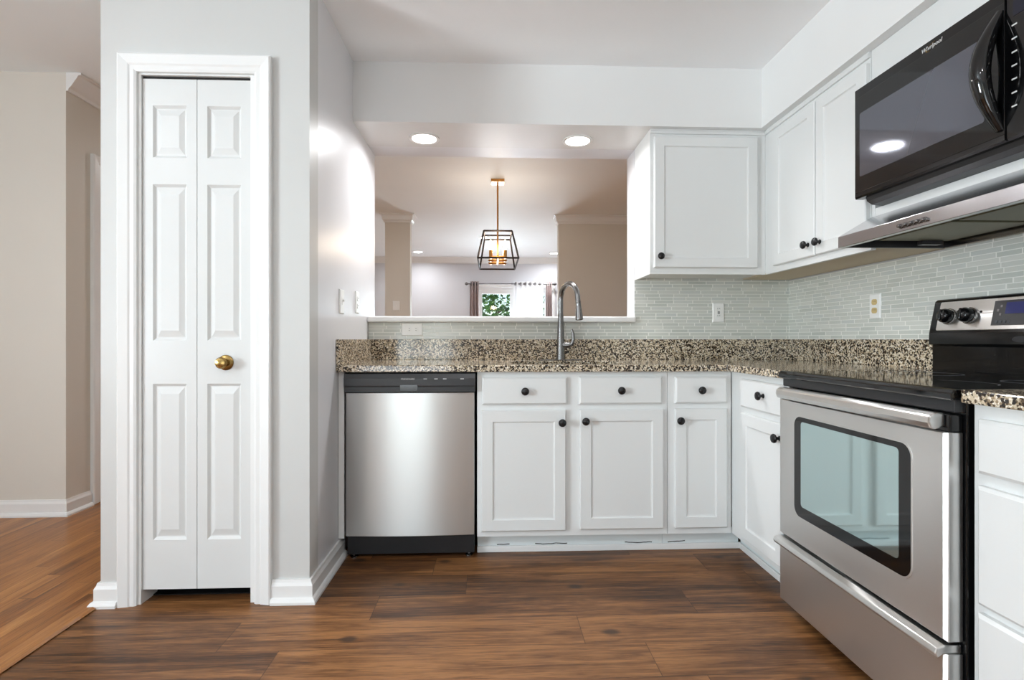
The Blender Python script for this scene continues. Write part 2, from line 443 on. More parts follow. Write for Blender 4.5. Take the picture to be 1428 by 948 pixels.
# far living room, dining partition, column
fw = [(-2.58, -.004), (-.30, -.004), (-.30, 2.02), (1.16, 2.02), (1.16, -.004), (3.2, -.004), (3.2, ZH), (-2.58, ZH)]
struct(MB().prism(fw, Fback(0), -YFAR-.15, -YFAR).build('wall_far', M['pale']))
struct(MB().box(3.1, 3.2, YWB, YFAR, -.004, ZH).build('wall_dining_right', M['greige']))
struct(MB().box(.848, 3.1, YD, YD+.13, -.004, ZH).build('wall_dining', M['greige']))
struct(MB().box(-1.32, -1.01, YD, YD+.13, -.004, ZH).build('column', M['greige']))
# wall behind the camera with a glazed door
rw = [(-4.2, -.1), (-1.75, -.1), (-1.75, 2.16), (-.55, 2.16), (-.55, -.1), (1.93, -.1), (1.93, ZH), (-4.2, ZH)]
struct(MB().prism(rw, Fback(0), -YB, -YB+.14).build('wall_behind', M['wall']))

def glazed(name, F, u0, u1, z1, mull, mat_frame):
    root = bpy.data.objects.new(name, None); COL.objects.link(root); root['kind'] = 'structure'
    m = MB(); t = .055
    m.box(u0, u0+t, 0, z1, -.05, .05, F).box(u1-t, u1, 0, z1, -.05, .05, F).box(u0+t, u1-t, z1-t, z1, -.05, .05, F).box(u0+t, u1-t, 0, .06, -.05, .05, F)
    m.build('window_frame', mat_frame, root, .003)
    xs = [u0+t]+[u0+(u1-u0)*q for q in mull]+[u1-t]
    for i in range(len(xs)-1):
        a, b = xs[i], xs[i+1]; s_ = .07
        q = MB()
        q.box(a, a+s_, .06, z1-t, -.02, .02, F).box(b-s_, b, .06, z1-t, -.02, .02, F)
        q.box(a+s_, b-s_, z1-t-s_, z1-t, -.02, .02, F).box(a+s_, b-s_, .06, .06+s_, -.02, .02, F)
        sash = q.build('sash', mat_frame, root, .003)
        MB().box(a+s_, b-s_, .06+s_, z1-t-s_, -.004, .004, F).build('pane', M['glass'], sash)
    return root
glazed('window_1', Fback(YFAR+.075), -.30, 1.16, 2.02, [.5], M['trim'])
glazed('window_2', Fback(YB-.07), -1.75, -.55, 2.16, [.5], M['trim'])

def FW3(u, v, w): return (-4.15+w, u, .75+v)
glazed('window_added', FW3, -1.3, .1, 1.40, [.5], M['trim'])  # invented window out of view, built for the hall fill light
# trim: baseboards, casing, crown
def base_profile(t=.016, h=.09, shoe=True):
    p = [(0, 0), (t+.014, 0), (t+.014, .010), (t+.008, .020), (t, .024)] if shoe else [(0, 0), (t, 0)]
    return p+[(t, h-.022), (t-.006, h-.010), (t-.008, h), (0, h)]
def sweep(m, path, prof, z0, closed=False):
    """path: XY points, profile offset to the RIGHT of travel, mitred"""
    n = len(path); k = len(prof); P = [Vector(p) for p in path]; vs = []
    for i in range(n):
        a = (P[i]-P[i-1]).normalized() if i > 0 else (P[1]-P[0]).normalized()
        b = (P[i+1]-P[i]).normalized() if i < n-1 else a
        na = Vector((a.y, -a.x)); nb = Vector((b.y, -b.x)); mt = (na+nb); mt = mt/(1+na.dot(nb))
        for o_, z in prof: vs.append((P[i].x+mt.x*o_, P[i].y+mt.y*o_, z0+z))
    fs = [(i*k+j, i*k+(j+1) % k, i*k+k+(j+1) % k, i*k+k+j) for i in range(n-1) for j in range(k)]
    fs += [tuple(range(k)), tuple(range((n-1)*k, n*k))[::-1]]
    return m.add(vs, fs)
struct(sweep(MB(), [(-.8525, YCL), (XL, YCL), (XL, 2.515)], base_profile(), 0).build('baseboard_left', M['trim']))
struct(sweep(MB(), [(XCL, YWB), (XCL, YCL), (-1.4315, YCL)], base_profile(), 0).build('baseboard_closet', M['trim']))
struct(sweep(MB(), [(-4.1, YH), (XH, YH), (XH, 3.33)], base_profile(.014, .095), -.004).build('baseboard_hall', M['trim']))
def casing(F, u0, u1, v1, wd, v0=0.0):
    """three-sided stepped door casing around opening u0..u1, top v1"""
    m = MB()
    prof = [(0, .010), (.008, .014), (.022, .014), (.028, .018), (wd-.016, .022), (wd-.006, .024), (wd, .020), (wd, 0), (0, 0)]
    k = len(prof); vs = []
    for (a, b, su, sv) in ((u0, v0, -1, 0), (u0, v1, -1, 1), (u1, v1, 1, 1), (u1, v0, 1, 0)):
        for o_, w in prof: vs.append(F(a+su*o_, b+sv*o_, w))
    fs = [(i*k+j, i*k+(j+1) % k, i*k+k+(j+1) % k, i*k+k+j) for i in range(3) for j in range(k)]+[tuple(range(k)), tuple(range(3*k, 4*k))[::-1]]
    return m.add(vs, fs)
struct(casing(Fback(YCL), DX0-.003, DX1+.003, DZ1+.003, .066).build('trim_2', M['trim']))
struct(MB().box(DX0, DX0+.008, 0, DZ1, -.1, .0, Fback(YCL)).box(DX1-.016, DX1, 0, DZ1, -.1, .0, Fback(YCL)).box(DX0+.008, DX1-.016, DZ1-.005, DZ1, -.1, .0, Fback(YCL)).build('trim_3', M['trim']))
struct(casing(Fback(YFAR), -.30, 1.16, 2.02, .06).build('trim_11', M['trim']))
struct(casing(Fleft(XH), 3.41, 4.15, 2.10, .075).build('trim_4', M['trim']))
def crown_prof(h=.105, p=.085): return [(0, 0), (0, -h), (.012, -h), (.016, -h+.016), (.030, -h+.030), (p-.022, -.026), (p-.016, -.014), (p, -.012), (p, 0)]
struct(sweep(MB(), [(XH, YH), (XH, YFAR)], crown_prof(), ZH).build('trim_5', M['trim']))
cr = crown_prof(.105, .058)
def crown_ring(x0, x1, y0, y1):
    m = MB(); vs = []; fs = []
    pr = [(q, z) for q, z in cr[1:]]; k = len(pr)
    for o_, z in pr: vs += [(x0-o_, y0-o_, ZH+z), (x1+o_, y0-o_, ZH+z), (x1+o_, y1+o_, ZH+z), (x0-o_, y1+o_, ZH+z)]
    for i in range(k-1):
        for j in range(4): fs.append((4*i+j, 4*i+(j+1) % 4, 4*i+4+(j+1) % 4, 4*i+4+j))
    return m.add(vs, fs)
struct(crown_ring(-1.32, -1.01, YD, YD+.13).build('trim_6', M['trim']))
struct(sweep(MB(), [(.848, YD+.13), (.848, YD), (3.1, YD)], [(o_, z) for o_, z in cr], ZH).build('trim_7', M['trim']))
struct(sweep(MB(), [(XH, YFAR), (3.1, YFAR)], crown_prof(.115, .09), ZH).build('trim_8', M['trim']))
# pass-through ledge
struct(MB().box(XL+.001, OPX-.001, 3.012, YWB+.035, LEDGE-.034, LEDGE).build('trim_9', M['trim'], None, .008, 3))
# toe-kick shoe moulding under the base cabinets
struct(MB().box(-.068, XF+.075, YF+.058, YF+.071, 0, .03).box(XF+.064, XF+.075, 1.975, YF+.058, 0, .03).build('trim_10', M['trim'], None, .004))
# doorway to the room off the hall with a tan door standing open
d2 = bpy.data.objects.new('door_2', None); COL.objects.link(d2); d2['kind'] = 'structure'; d2.location = (XH-.1, 4.13, 0)
MB().box(XH-.80, XH-.12, 4.09, 4.125, .01, 2.08).build('door_leaf', M['tan_door'], d2, .003)
MB().box(XH-.1, XH, 3.41, 3.425, 0, 2.1).box(XH-.1, XH, 4.135, 4.15, 0, 2.1).box(XH-.1, XH, 3.425, 4.135, 2.085, 2.1).build('jamb', M['trim'], d2)

# closet bifold door
d1 = bpy.data.objects.new('door_1', None); COL.objects.link(d1); d1['kind'] = 'structure'; d1.location = ((DX0+DX1)/2, YCL+.04, 0)
YD1 = YCL+.041
def bifold_leaf(u0, u1):
    F = Fback(YD1); t = .032; z0, z1 = .054, 2.038
    m = MB()
    p0, p1 = u0+.038, u1-.038
    spans = [(.245, .853), (1.020, 1.629), (1.732, 1.936)]
    m.box(u0, p0, z0, z1, 0, t, F).box(p1, u1, z0, z1, 0, t, F)
    zz = z0
    for a, b in spans+[(z1, z1)]:
        m.box(p0, p1, zz, a, 0, t, F); zz = b
    for a, b in spans:
        m.rings(F, [(p0, p1, a, b, 0), (p0, p1, a, b, t), (p0+.008, p1-.008, a+.010, b-.010, t-.009), (p0+.012, p1-.012, a+.014, b-.014, t-.009),
                    (p0+.030, p1-.030, a+.040, b-.040, t-.001), (p0+.031, p1-.031, a+.041, b-.041, t-.001)])
    return m
um = -1.1465
bifold_leaf(DX0+.010, um-.0012).build('door_leaf', M['door'], d1)
lf = bifold_leaf(um+.0012, DX1-.018).build('door_leaf', M['door'], d1)
MB().box(DX0+.010, DX1-.018, YD1-.03, YD1-.004, 2.0395, 2.048).build('track', M['slot'], d1)
kb = MB().lathe((-1.036, YD1-.032, .935), (0, -1, 0), [(.030, 0), (.030, .003), (.026, .006), (.014, .008), (.011, .02), (.017, .026), (.022, .034), (.0225, .040), (.018, .047), (.008, .050), (0, .0505)], 28)
kb.build('door_knob', M['brass'], lf)

# tile backsplash
tb = [(XL+.002, 1.0255), (XW-.001, 1.0255), (XW-.001, ZS-.76), (OPX+.001, ZS-.76), (OPX+.001, LEDGE-.036), (XL+.002, LEDGE-.036)]
tag(MB().prism(tb, Fback(YW), .0005, .007).build('tile_backsplash', M['mosaic']), 'pale grey glass mosaic backsplash on the back wall under the pass-through ledge', 'backsplash', 'mosaic tile backsplashes')
tr = [(.3, 1.0255), (YW-.008, 1.0255), (YW-.008, 1.372), (1.972, 1.372), (1.972, 1.495), (.3, 1.495)]
tag(MB().prism(tr, Fright(XW), .0005, .007).build('tile_backsplash', M['mosaic']), 'pale grey glass mosaic backsplash on the right wall behind the range', 'backsplash', 'mosaic tile backsplashes')

# ------------------------------------------------------------------ cabinets
def shaker(m, F, u0, u1, v0, v1, t=.020, st=.052, rec=.007, w0=0.0005):
    return m.rings(F, [(u0, u1, v0, v1, w0), (u0, u1, v0, v1, t-.004), (u0+.004, u1-.004, v0+.004, v1-.004, t),
                       (u0+st, u1-st, v0+st, v1-st, t), (u0+st+.004, u1-st-.004, v0+st+.004, v1-st-.004, t-rec+.001), (u0+st+.010, u1-st-.010, v0+st+.010, v1-st-.010, t-rec)])
def slab(m, F, u0, u1, v0, v1, t=.020, w0=0.0005):
    return m.rings(F, [(u0, u1, v0, v1, w0), (u0, u1, v0, v1, t-.007), (u0+.008, u1-.008, v0+.008, v1-.008, t), (u0+.009, u1-.009, v0+.009, v1-.009, t)])
def knob(F, u, v, w, parent):
    o = Vector(F(u, v, w)); ax = Vector(F(u, v, w+1))-o
    MB().lathe(o, ax, [(.010, 0), (.010, .002), (.007, .004), (.006, .012), (.011, .016), (.0175, .020), (.0185, .025), (.016, .030), (.010, .033), (0, .034)], 20).build('knob', M['bronze'], parent)
def front(name, F, rect, root, kn=None, style='shaker'):
    m = MB()
    (shaker if style == 'shaker' else slab)(m, F, *rect)
    o = m.build(name, M['cab'], root)
    if kn: knob(F, kn[0], kn[1], .0202 if style != 'shaker' else .0202, o)
    return o
def carcass(root, F, u0, u1, v0, v1, depth, fronts, rail_top=.03):
    """box with a face frame: frame members around the given opening rectangles"""
    m = MB()
    m.box(u0, u1, v0, v1, -depth, 0, F)
    return m.build('carcass', M['cab'], root, .0015)
FB = Fback(YF); FR = Fright(XF)
ZB0 = .1; ZB1 = ZT-.033
# sink base, open-topped so that the bowl hangs in it
c = thing('base_cabinet', (.38, YF+.3, 0), 'white sink base cabinet with two doors and two drawer fronts right of the dishwasher', 'cabinet', 'white base cabinets')
m = MB().box(-.066, -.048, ZB0, ZB1, -.59, 0, FB).box(.820, .836, ZB0, ZB1, -.59, 0, FB).box(-.048, .820, ZB0, ZB0+.018, -.59, 0, FB).box(-.048, .820, ZB0+.018, ZB1, -.59, -.58, FB).box(-.048, .820, ZB0+.018, ZB1, -.018, 0, FB)
m.build('carcass', M['cab'], c)
MB().box(-.066, .836, 0, .0995, -.084, -.072, FB).build('toe_kick', M['kick_white'], c)
front('drawer_front', FB, (-.042, .356, .720, .848), c, (.157, .784), 'slab')
front('drawer_front', FB, (.412, .808, .720, .850), c, (.608, .786), 'slab')
front('door', FB, (-.046, .350, .129, .693), c, (.330, .637))
front('door', FB, (.416, .814, .132, .694), c, (.440, .643))
c = thing('base_cabinet', (1.0, YF+.3, 0), 'narrow white base cabinet with one drawer and one door in the back corner', 'cabinet', 'white base cabinets')
MB().box(.838, 1.146, ZB0, ZB1, -.59, 0, FB).build('carcass', M['cab'], c)
MB().box(.838, 1.215, 0, .0995, -.084, -.072, FB).build('toe_kick', M['kick_white'], c)
front('drawer_front', FB, (.870, 1.121, .722, .848), c, (.990, .786), 'slab')
front('door', FB, (.870, 1.120, .132, .697), c, (.888, .643))
c = thing('base_cabinet', (XF+.3, 2.2, 0), 'white base cabinet with drawer and door between the back corner and the range', 'cabinet', 'white base cabinets')
MB().box(1.976, YF+.002, ZB0, ZB1, -.60, 0, FR).build('carcass', M['cab'], c)
MB().box(1.976, YF+.07, 0, .0995, -.087, -.076, FR).build('toe_kick', M['kick_white'], c)
front('drawer_front', FR, (1.99, 2.334, .720, .846), c, (2.128, .790), 'slab')
front('door', FR, (1.985, 2.334, .130, .693), c, (2.005, .637))
c = thing('base_cabinet', (XF+.3, .97, 0), 'white drawer cabinet at the right edge, in front of the range', 'cabinet', 'white base cabinets')
MB().box(.66, 1.199, ZB0, ZB1, -.60, 0, FR).build('carcass', M['cab'], c)
MB().box(.66, 1.199, 0, .0995, -.087, -.076, FR).build('toe_kick', M['kick_white'], c)
for a, b in ((.714, .840), (.408, .685), (.128, .388)):
    d = front('drawer_front', FR, (.69, 1.176, a, b), c, None, 'slab')
    knob(FR, .90, (a+b)/2, .0202, d)
tag(MB().box(XL+.002, -.683, ZB0, ZB1, -.58, 0, FB).build('filler_panel', M['cab'], None, .001), 'thin white filler strip between the left wall and the dishwasher', 'panel')

# wall cabinets
FU = Fback(YU); FUR = Fright(XU); ZU0 = 1.3736; ZU1 = ZS-.001
c = thing('wall_cabinet', (1.16, YU+.15, ZU0), 'white single-door wall cabinet beside the pass-through opening', 'cabinet', 'white wall cabinets')
MB().box(OPX, XU-.001, ZU0+.012, ZU1, -(YW-YU)+.008, 0, FU).build('carcass', M['cab'], c, .001)
MB().box(OPX, XU-.001, ZU0, ZU0+.012, -.02, 0, FU).box(OPX, OPX+.016, ZU0, ZU0+.012, -(YW-YU)+.008, -.02, FU).build('bottom_rail', M['cab'], c)
MB().prism([(0, 0), (.010, 0), (.014, .012), (.008, .018), (.008, .024), (0, .024)], lambda a, b, w: (w, YU-a, ZU1-.024+b), OPX, XU-.002).build('top_moulding', M['cab'], c)
d = front('door', FU, (.864, 1.424, 1.407, 2.104), c, (.893, 1.464))
c = thing('wall_cabinet', (XU+.15, 2.36, ZU0), 'white two-door wall cabinet on the right wall left of the microwave', 'cabinet', 'white wall cabinets')
MB().box(1.972, YW-.012, ZU0+.012, ZU1, -(XW-XU)+.0085, 0, FUR).build('carcass', M['cab'], c, .001)
MB().box(1.972, YU-.001, ZU0, ZU0+.012, -.02, 0, FUR).build('bottom_rail', M['cab'], c)
MB().box(1.972, YW-.012, ZU0+.006, ZU0+.012, -(XW-XU)+.0085, -.02, FUR).build('underside', M['cab_raw'], c, label='bare tan underside')
MB().prism([(0, 0), (.010, 0), (.014, .012), (.008, .018), (.008, .024), (0, .024)], lambda a, b, w: (XU-a, w, ZU1-.024+b), 1.972, YU-.015).build('top_moulding', M['cab'], c)
front('door', FUR, (2.300, 2.648, 1.405, 2.100), c, (2.343, 1.459))
front('door', FUR, (1.962+.014, 2.290, 1.405, 2.100), c, (2.257, 1.458))
c = thing('wall_cabinet', (XU+.15, 1.585, 1.50), 'white cabinet shelf that holds the black microwave above the range hood', 'cabinet', 'white wall cabinets')
m = MB().box(1.205, 1.968, 1.985, ZU1, -.29, 0, FUR).box(1.205, 1.223, 1.498, 1.985, -.29, 0, FUR).box(1.950, 1.968, 1.498, 1.985, -.29, 0, FUR)
m.build('carcass', M['cab'], c, .001)
MB().box(1.223, 1.950, 1.498, 1.529, -.29, -.002, FUR).build('shelf', M['cab'], c)

# ------------------------------------------------------------------ countertops
XCR = 1.114; YCR = YW-.640; TH = .032
ct = thing('countertop', (.3, 2.75, ZT-TH), 'speckled brown granite countertop wrapping the sink and the back corner', 'countertop', 'granite countertops')
SX0, SX1, SY0, SY1 = .10, .66, 2.50, 2.875
def slab_poly(m, outer, hole, z0, z1):
    bm = bmesh.new()
    ov = [bm.verts.new((a, b, z1)) for a, b in outer]; hv = [bm.verts.new((a, b, z1)) for a, b in hole] if hole else []
    es = [bm.edges.new((ov[i], ov[(i+1) % len(ov)])) for i in range(len(ov))]+[bm.edges.new((hv[i], hv[(i+1) % len(hv)])) for i in range(len(hv))]
    bmesh.ops.triangle_fill(bm, use_beauty=True, use_dissolve=False, edges=es)
    top = list(bm.faces)
    r = bmesh.ops.extrude_face_region(bm, geom=top)
    for v in r['geom']:
        if isinstance(v, bmesh.types.BMVert): v.co.z = z0
    bm.verts.ensure_lookup_table(); bm.verts.index_update()
    m.add([tuple(v.co) for v in bm.verts], [tuple(v.index for v in f.verts) for f in bm.faces]); bm.free(); return m
L = [(XL+.001, YCR), (XCR, YCR), (XCR, 1.972), (XW-.001, 1.972), (XW-.001, YW-.001), (XL+.001, YW-.001)]
slab_poly(MB(), L, rrect(SX0, SX1, SY0, SY1, .06), ZT-TH, ZT).build('slab', M['granite'], ct, .004, 2)
MB().box(XL+.022, XW-.022, YW-.021, YW-.001, ZT, 1.0255).build('backsplash_strip', M['granite'], ct, .0015)
MB().box(XL+.001, XL+.0215, YCR+.002, YW-.001, ZT, 1.0255).build('backsplash_strip', M['granite'], ct, .0015)
MB().box(XW-.0215, XW-.001, 1.951, YW-.001, ZT, 1.0255).build('backsplash_strip', M['granite'], ct, .0015)
ct = thing('countertop', (1.45, .93, ZT-TH), 'short speckled granite countertop at the right edge in front of the range', 'countertop', 'granite countertops')
MB().box(1.120, XW-.001, .64, 1.2045, ZT-TH, ZT).build('slab', M['granite'], ct, .004)
MB().box(XW-.0215, XW-.001, .64, 1.2045, ZT, 1.0255).build('backsplash_strip', M['granite'], ct, .0015)

# sink and faucet
sk = thing('sink', ((SX0+SX1)/2, (SY0+SY1)/2, .70), 'stainless undermount sink sunk into the granite countertop', 'sink')
m = MB(); zt = ZT-TH-.004
def rr(d, z): return [(a, b, z) for a, b in rrect(SX0-.004+d, SX1+.004-d, SY0-.004+d, SY1+.004-d, max(.02, .062-d), 6)]
loops = [rr(-.018, zt), rr(0, zt), rr(.004, .74), rr(.03, .705), rr(.16, .700)]
n = len(loops[0]); m.add([p for q in loops for p in q], [(i*n+k, i*n+(k+1) % n, i*n+n+(k+1) % n, i*n+n+k) for i in range(4) for k in range(n)]+[tuple(range(4*n, 5*n))], True)
m.build('bowl', M['nickel'], sk, solid=-.0015)
MB().lathe(((SX0+SX1)/2, (SY0+SY1)/2, .7015), (0, 0, 1), [(.045, 0), (.045, .002), (.036, .003), (.030, -.0005), (0, -.0005)]).build('drain', M['nickel'], sk)
fx, fy = .393, 2.945
fc = thing('faucet', (fx, fy, ZT), 'brushed nickel gooseneck pull-down faucet standing behind the sink', 'faucet')
MB().prism(rrect(fx-.125, fx+.125, fy-.026, fy+.026, .025), Fup(0), ZT+.0003, ZT+.006).build('deck_plate', M['nickel'], fc, .002)
MB().lathe((fx, fy, ZT+.006), (0, 0, 1), [(.027, 0), (.0265, .01), (.024, .03), (.021, .10), (.0185, .17), (.016, .24), (.0145, .26)]).build('body', M['nickel'], fc)
dv = Vector((.072, -.150, 0)); arc = []
for k in range(0, 19):
    a = PI*k/18; arc.append(Vector((fx, fy, 1.248))+dv*(.5-.5*math.cos(a))+Vector((0, 0, .085*math.sin(a))))
sp = [Vector((fx, fy, 1.165)), Vector((fx, fy, 1.20))]+arc+[arc[-1]+Vector((.002, -.004, -.02))]
MB().tube(sp, [.0145]*2+[.0142]*19+[.0138], 16).build('spout', M['nickel'], fc)
e = sp[-1]
MB().lathe(e, (.05, -.09, -1), [(.0142, 0), (.0145, .004), (.0135, .006), (.015, .03), (.0185, .065), (.0205, .092), (.0205, .098), (.015, .100), (.014, .098), (0, .098)]).build('spray_head', M['nickel'], fc)
hd = MB().lathe((fx+.012, fy-.004, .992), (1, -.25, 0), [(.0165, 0), (.0165, .035), (.015, .042), (.012, .046), (0, .047)])
hd.tube([(fx+.045, fy-.013, .992), (fx+.062, fy-.018, 1.000), (fx+.070, fy-.02, 1.025), (fx+.067, fy-.02, 1.060), (fx+.060, fy-.018, 1.082)], [.012, .0125, .010, .0085, .006], 12)
hd.build('handle', M['nickel'], fc)

# ------------------------------------------------------------------ dishwasher
YDW = YW-.622; WX0, WX1 = -.676, -.076
dw = thing('dishwasher', ((WX0+WX1)/2, YDW+.3, 0), 'stainless dishwasher with dark control strip under the counter by the left wall', 'dishwasher')
MB().box(WX0+.004, WX1-.004, YDW+.035, YW-.06, .02, ZB1-.002).build('body', M['blackplastic'], dw)
m = MB(); N = 16; vs = []; z0, z1 = .112, .778
def bow(k): return .012*(1-(2*k/N-1)**2)
prof = [(WX0+.003+(WX1-WX0-.006)*k/N, YDW+.012-bow(k)) for k in range(N+1)]+[(WX1-.003, YDW+.034), (WX0+.003, YDW+.034)]
m.prism(prof, Fup(0), z0, z1, True)
m.build('door', M['steel_dw'], dw, .002, angle=.5)
pp = [(YDW+.034, .782), (YDW-.001, .782), (YDW-.006, .790), (YDW-.010, .812), (YDW-.011, .845), (YDW-.004, .868), (YDW+.034, .870)]
cp = MB().prism(pp, lambda a, b, w: (w, a, b), WX0-.002, WX1+.002).build('control_panel', M['panel'], dw, .002)
MB().box(WX0, WX1, .7825, .806, -.0005, .0052, Fback(YDW-.0055)).build('handle_recess', M['blackplastic'], cp)
MB().prism(rrect(-.42, -.34, .787, .815, .006), Fback(YDW-.010), 0, .0022).build('latch_grip', M['black'], cp)
text('lettering', 'FRIGIDAIRE', .0125, Fback(YDW-.0105), -.385, .842, .0008, M['ink'], cp)
for k, uu in enumerate((-.305, -.255, -.215, -.135)):
    MB().box(uu-.008, uu+.008, .841, .8445, 0, .0008, Fback(YDW-.0108)).build('button_mark', M['ink'], cp)
MB().box(WX0+.003, WX1-.003, YDW+.048, YDW+.066, .022, .108).build('kick_plate', M['kick'], dw, .002)
for xx in (WX0+.03, WX1-.03):
    MB().lathe((xx, YDW+.056, 0), (0, 0, 1), [(.017, 0), (.017, .006), (.007, .008), (.007, .021)], 14).build('foot', M['nickel'], dw)

# ------------------------------------------------------------------ range
RY0, RY1, RX = 1.210, 1.966, 1.100
rg = thing('range', (1.42, 1.588, 0), 'stainless and black freestanding electric range against the right wall', 'range')
MB().box(1.145, 1.690, RY0+.002, RY1-.002, .03, .884).build('body', M['black'], rg, .003)
for a in (1.20, 1.64):
    for b in (RY0+.05, RY1-.05):
        MB().lathe((a, b, 0), (0, 0, 1), [(.02, 0), (.02, .01), (.01, .012), (.01, .031)], 14).build('foot', M['blackplastic'], rg)
FRg = Fright(0)
ctop = MB().prism([(1.690, .884), (1.112, .884), (1.106, .878), (1.103, .884), (1.103, .896), (1.110, .904), (1.118, .9065), (1.690, .9045)], lambda a, b, w: (a, w, b), RY0, RY1).build('cooktop', M['glass_black'], rg, .002)
for (a, b, r) in ((1.27, 1.40, .105), (1.27, 1.78, .085), (1.53, 1.40, .08), (1.53, 1.78, .105)):
    o_ = [(a+r*math.cos(t*PI/24), b+r*math.sin(t*PI/24)) for t in range(48)]; i_ = [(a+(r-.004)*math.cos(t*PI/24), b+(r-.004)*math.sin(t*PI/24)) for t in range(48)]
    MB().ringplate(o_, i_, Fup(.9055), -.0004, .0003).build('burner_ring', M['ink_d'], ctop)
MB().box(1.118, 1.146, RY0+.006, RY1-.006, .848, .8835).build('vent_strip', M['blackplastic'], rg, .003)
DY0, DY1 = RY0+.010, RY1-.012
fr_ = Fright(1.142)
door = MB().rings(fr_, [(DY0, DY1, .292, .800, 0), (DY0, DY1, .292, .800, .036), (DY0+.010, DY1-.006, .296, .798, .042)]).build('oven_door', M['steel'], rg, .0015)
MB().box(DY0, DY1, .800, .843, 0, .034, fr_).build('door_top_trim', M['black'], door, .003)
MB().prism(rrect(1.325, 1.853, .392, .750, .035), fr_, .040, .0432).build('window_surround', M['glass_black'], door)
MB().ringplate(rrect(1.321, 1.857, .388, .754, .038), rrect(1.3255, 1.8525, .3925, .7495, .0345), fr_, .041, .0436).build('window_bezel', M['steel'], door)
MB().prism(rrect(1.366, 1.812, .432, .733, .012), fr_, .0433, .0438).build('window', M['oven_glass'], door)
hm = MB().prism([(.036, .812), (.058, .806), (.070, .808), (.076, .822), (.074, .838), (.062, .848), (.036, .846)], lambda a, b, w: fr_(w, b, a), 1.232, 1.920)
hm.build('handle', M['steel'], door, .004)
for a, b in ((1.236, 1.272), (1.885, 1.915)): MB().box(a, b, .812, .840, .030, .06, fr_).build('handle_bracket', M['steel'], door, .003)
dr = MB().rings(fr_, [(DY0, DY1, .040, .262, 0), (DY0, DY1, .040, .262, .036), (DY0+.010, DY1-.006, .044, .260, .042)]).build('storage_drawer', M['steel'], rg, .0015)
MB().prism([(.0, .2625), (.044, .2625), (.060, .252), (.067, .262), (.062, .276), (.042, .283), (.0, .283)], lambda a, b, w: fr_(w, b, a), DY0+.004, DY1).build('drawer_handle', M['steel'], dr, .003)
MB().box(1.155, 1.165, DY0, DY1, .262, .292).build('gap_seal', M['dark'], rg)
bg = MB().prism([(1.692, .886), (1.692, 1.003), (1.676, 1.006), (1.678, 1.050), (1.703, 1.170), (1.712, 1.176), (1.748, 1.176), (1.752, .886)], lambda a, b, w: (a, w, b), RY0+.020, RY1-.026).build('backguard', M['black'], rg, .004)
# control face follows the slope from (1.678,1.05) to (1.703,1.17)
nv = Vector((-.12, 0, .025)).normalized(); up = Vector((.025, 0, .12)).normalized()
def FC(u, v, w):
    p = Vector((1.678, u, 1.050))+up*v+nv*w; return (p.x, p.y, p.z)
face = MB().prism(rrect(RY0+.052, RY1-.060, .008, .116, .006), FC, .0005, .004).build('control_face', M['steel'], bg, .001)
MB().box(1.478, 1.690, .022, .106, .004, .0055, FC).build('touch_panel', M['panel'], face)
MB().box(1.545, 1.648, .060, .098, .0056, .0065, FC).build('display', M['blue_led'], face, label='dark blue lit clock display')
for k in range(4):
    for j in range(2):
        MB().lathe(FC(1.672-k*.014, .034+j*.0, .0055), nv, [(.005, 0), (.005, .0012), (0, .0014)], 12).build('touch_button', M['ink_d'], face) if j == 0 else None
for k in range(3):
    MB().box(1.660+.010*(k % 2), 1.667+.010*(k % 2), .055+.014*k, .063+.014*k, .0055, .0062, FC).build('touch_button', M['rod'], face)
for uu in (1.860, 1.778, 1.385, 1.303):
    MB().lathe(FC(uu, .060, .004), nv, [(.030, 0), (.030, .003), (.026, .005)], 24).build('knob_ring', M['nickel'], face)
    kn = MB().lathe(FC(uu, .060, .009), nv, [(.0255, 0), (.027, .006), (.0255, .018), (.021, .026), (.012, .030), (0, .031)], 24)
    kn.box(uu-.005, uu+.005, .040, .080, .030, .043, FC)
    kn.build('control_knob', M['black'], face, .002)
MB().lathe(FC(1.735, .072, .004), nv, [(.004, 0), (.004, .0015), (0, .002)], 12).build('indicator', M['slot'], face)
MB().prism([(1.588+.028*math.cos(k*PI/16), 1.026+.010*math.sin(k*PI/16)) for k in range(32)], Fright(1.678), .0, .003).build('emblem', M['panel'], bg)

# ------------------------------------------------------------------ range hood
HX, HY0, HY1 = 1.339, 1.209, 1.966
hd = thing('range_hood', (1.55, 1.588, 1.378), 'stainless under-cabinet range hood below the black microwave', 'hood')
hp = [(HX, 1.378), (HX, 1.420), (1.468, 1.4965), (1.772, 1.4965), (1.772, 1.382), (1.752, 1.378), (1.752, 1.408), (HX+.025, 1.408), (HX+.025, 1.378)]
can = MB().prism(hp, lambda a, b, w: (a, w, b), HY0, HY1).build('canopy', M['steel_d'], hd, .0015)
for a, b in ((HY0+.001, HY0+.014), (HY1-.014, HY1-.001)): MB().box(HX+.026, 1.751, a, b, 1.379, 1.408).build('end_flange', M['panel'], hd)
MB().box(HX+.027, 1.750, HY0+.015, HY1-.015, 1.4062, 1.4079).build('liner', M['filter'], hd)
for k in range(5):
    MB().lathe((HX-.0003, 1.655-k*.0235, 1.396), (-1, 0, 0), [(.0085, 0), (.0085, .002), (.006, .003), (.006, .011), (.0045, .013), (0, .0132)], 16).build('button', M['nickel'], hd)
for a, b in ((1.26, 1.575), (1.60, 1.915)):
    MB().box(1.46, 1.73, a, b, 1.398, 1.4075).build('grease_filter', M['filter'], hd, .002)
MB().box(1.39, 1.44, 1.68, 1.80, 1.401, 1.4075).build('lamp_cover', M['plate'], hd, .002)
MB().box(1.39, 1.44, 1.37, 1.49, 1.401, 1.4075).build('lamp_cover', M['plate'], hd, .002)
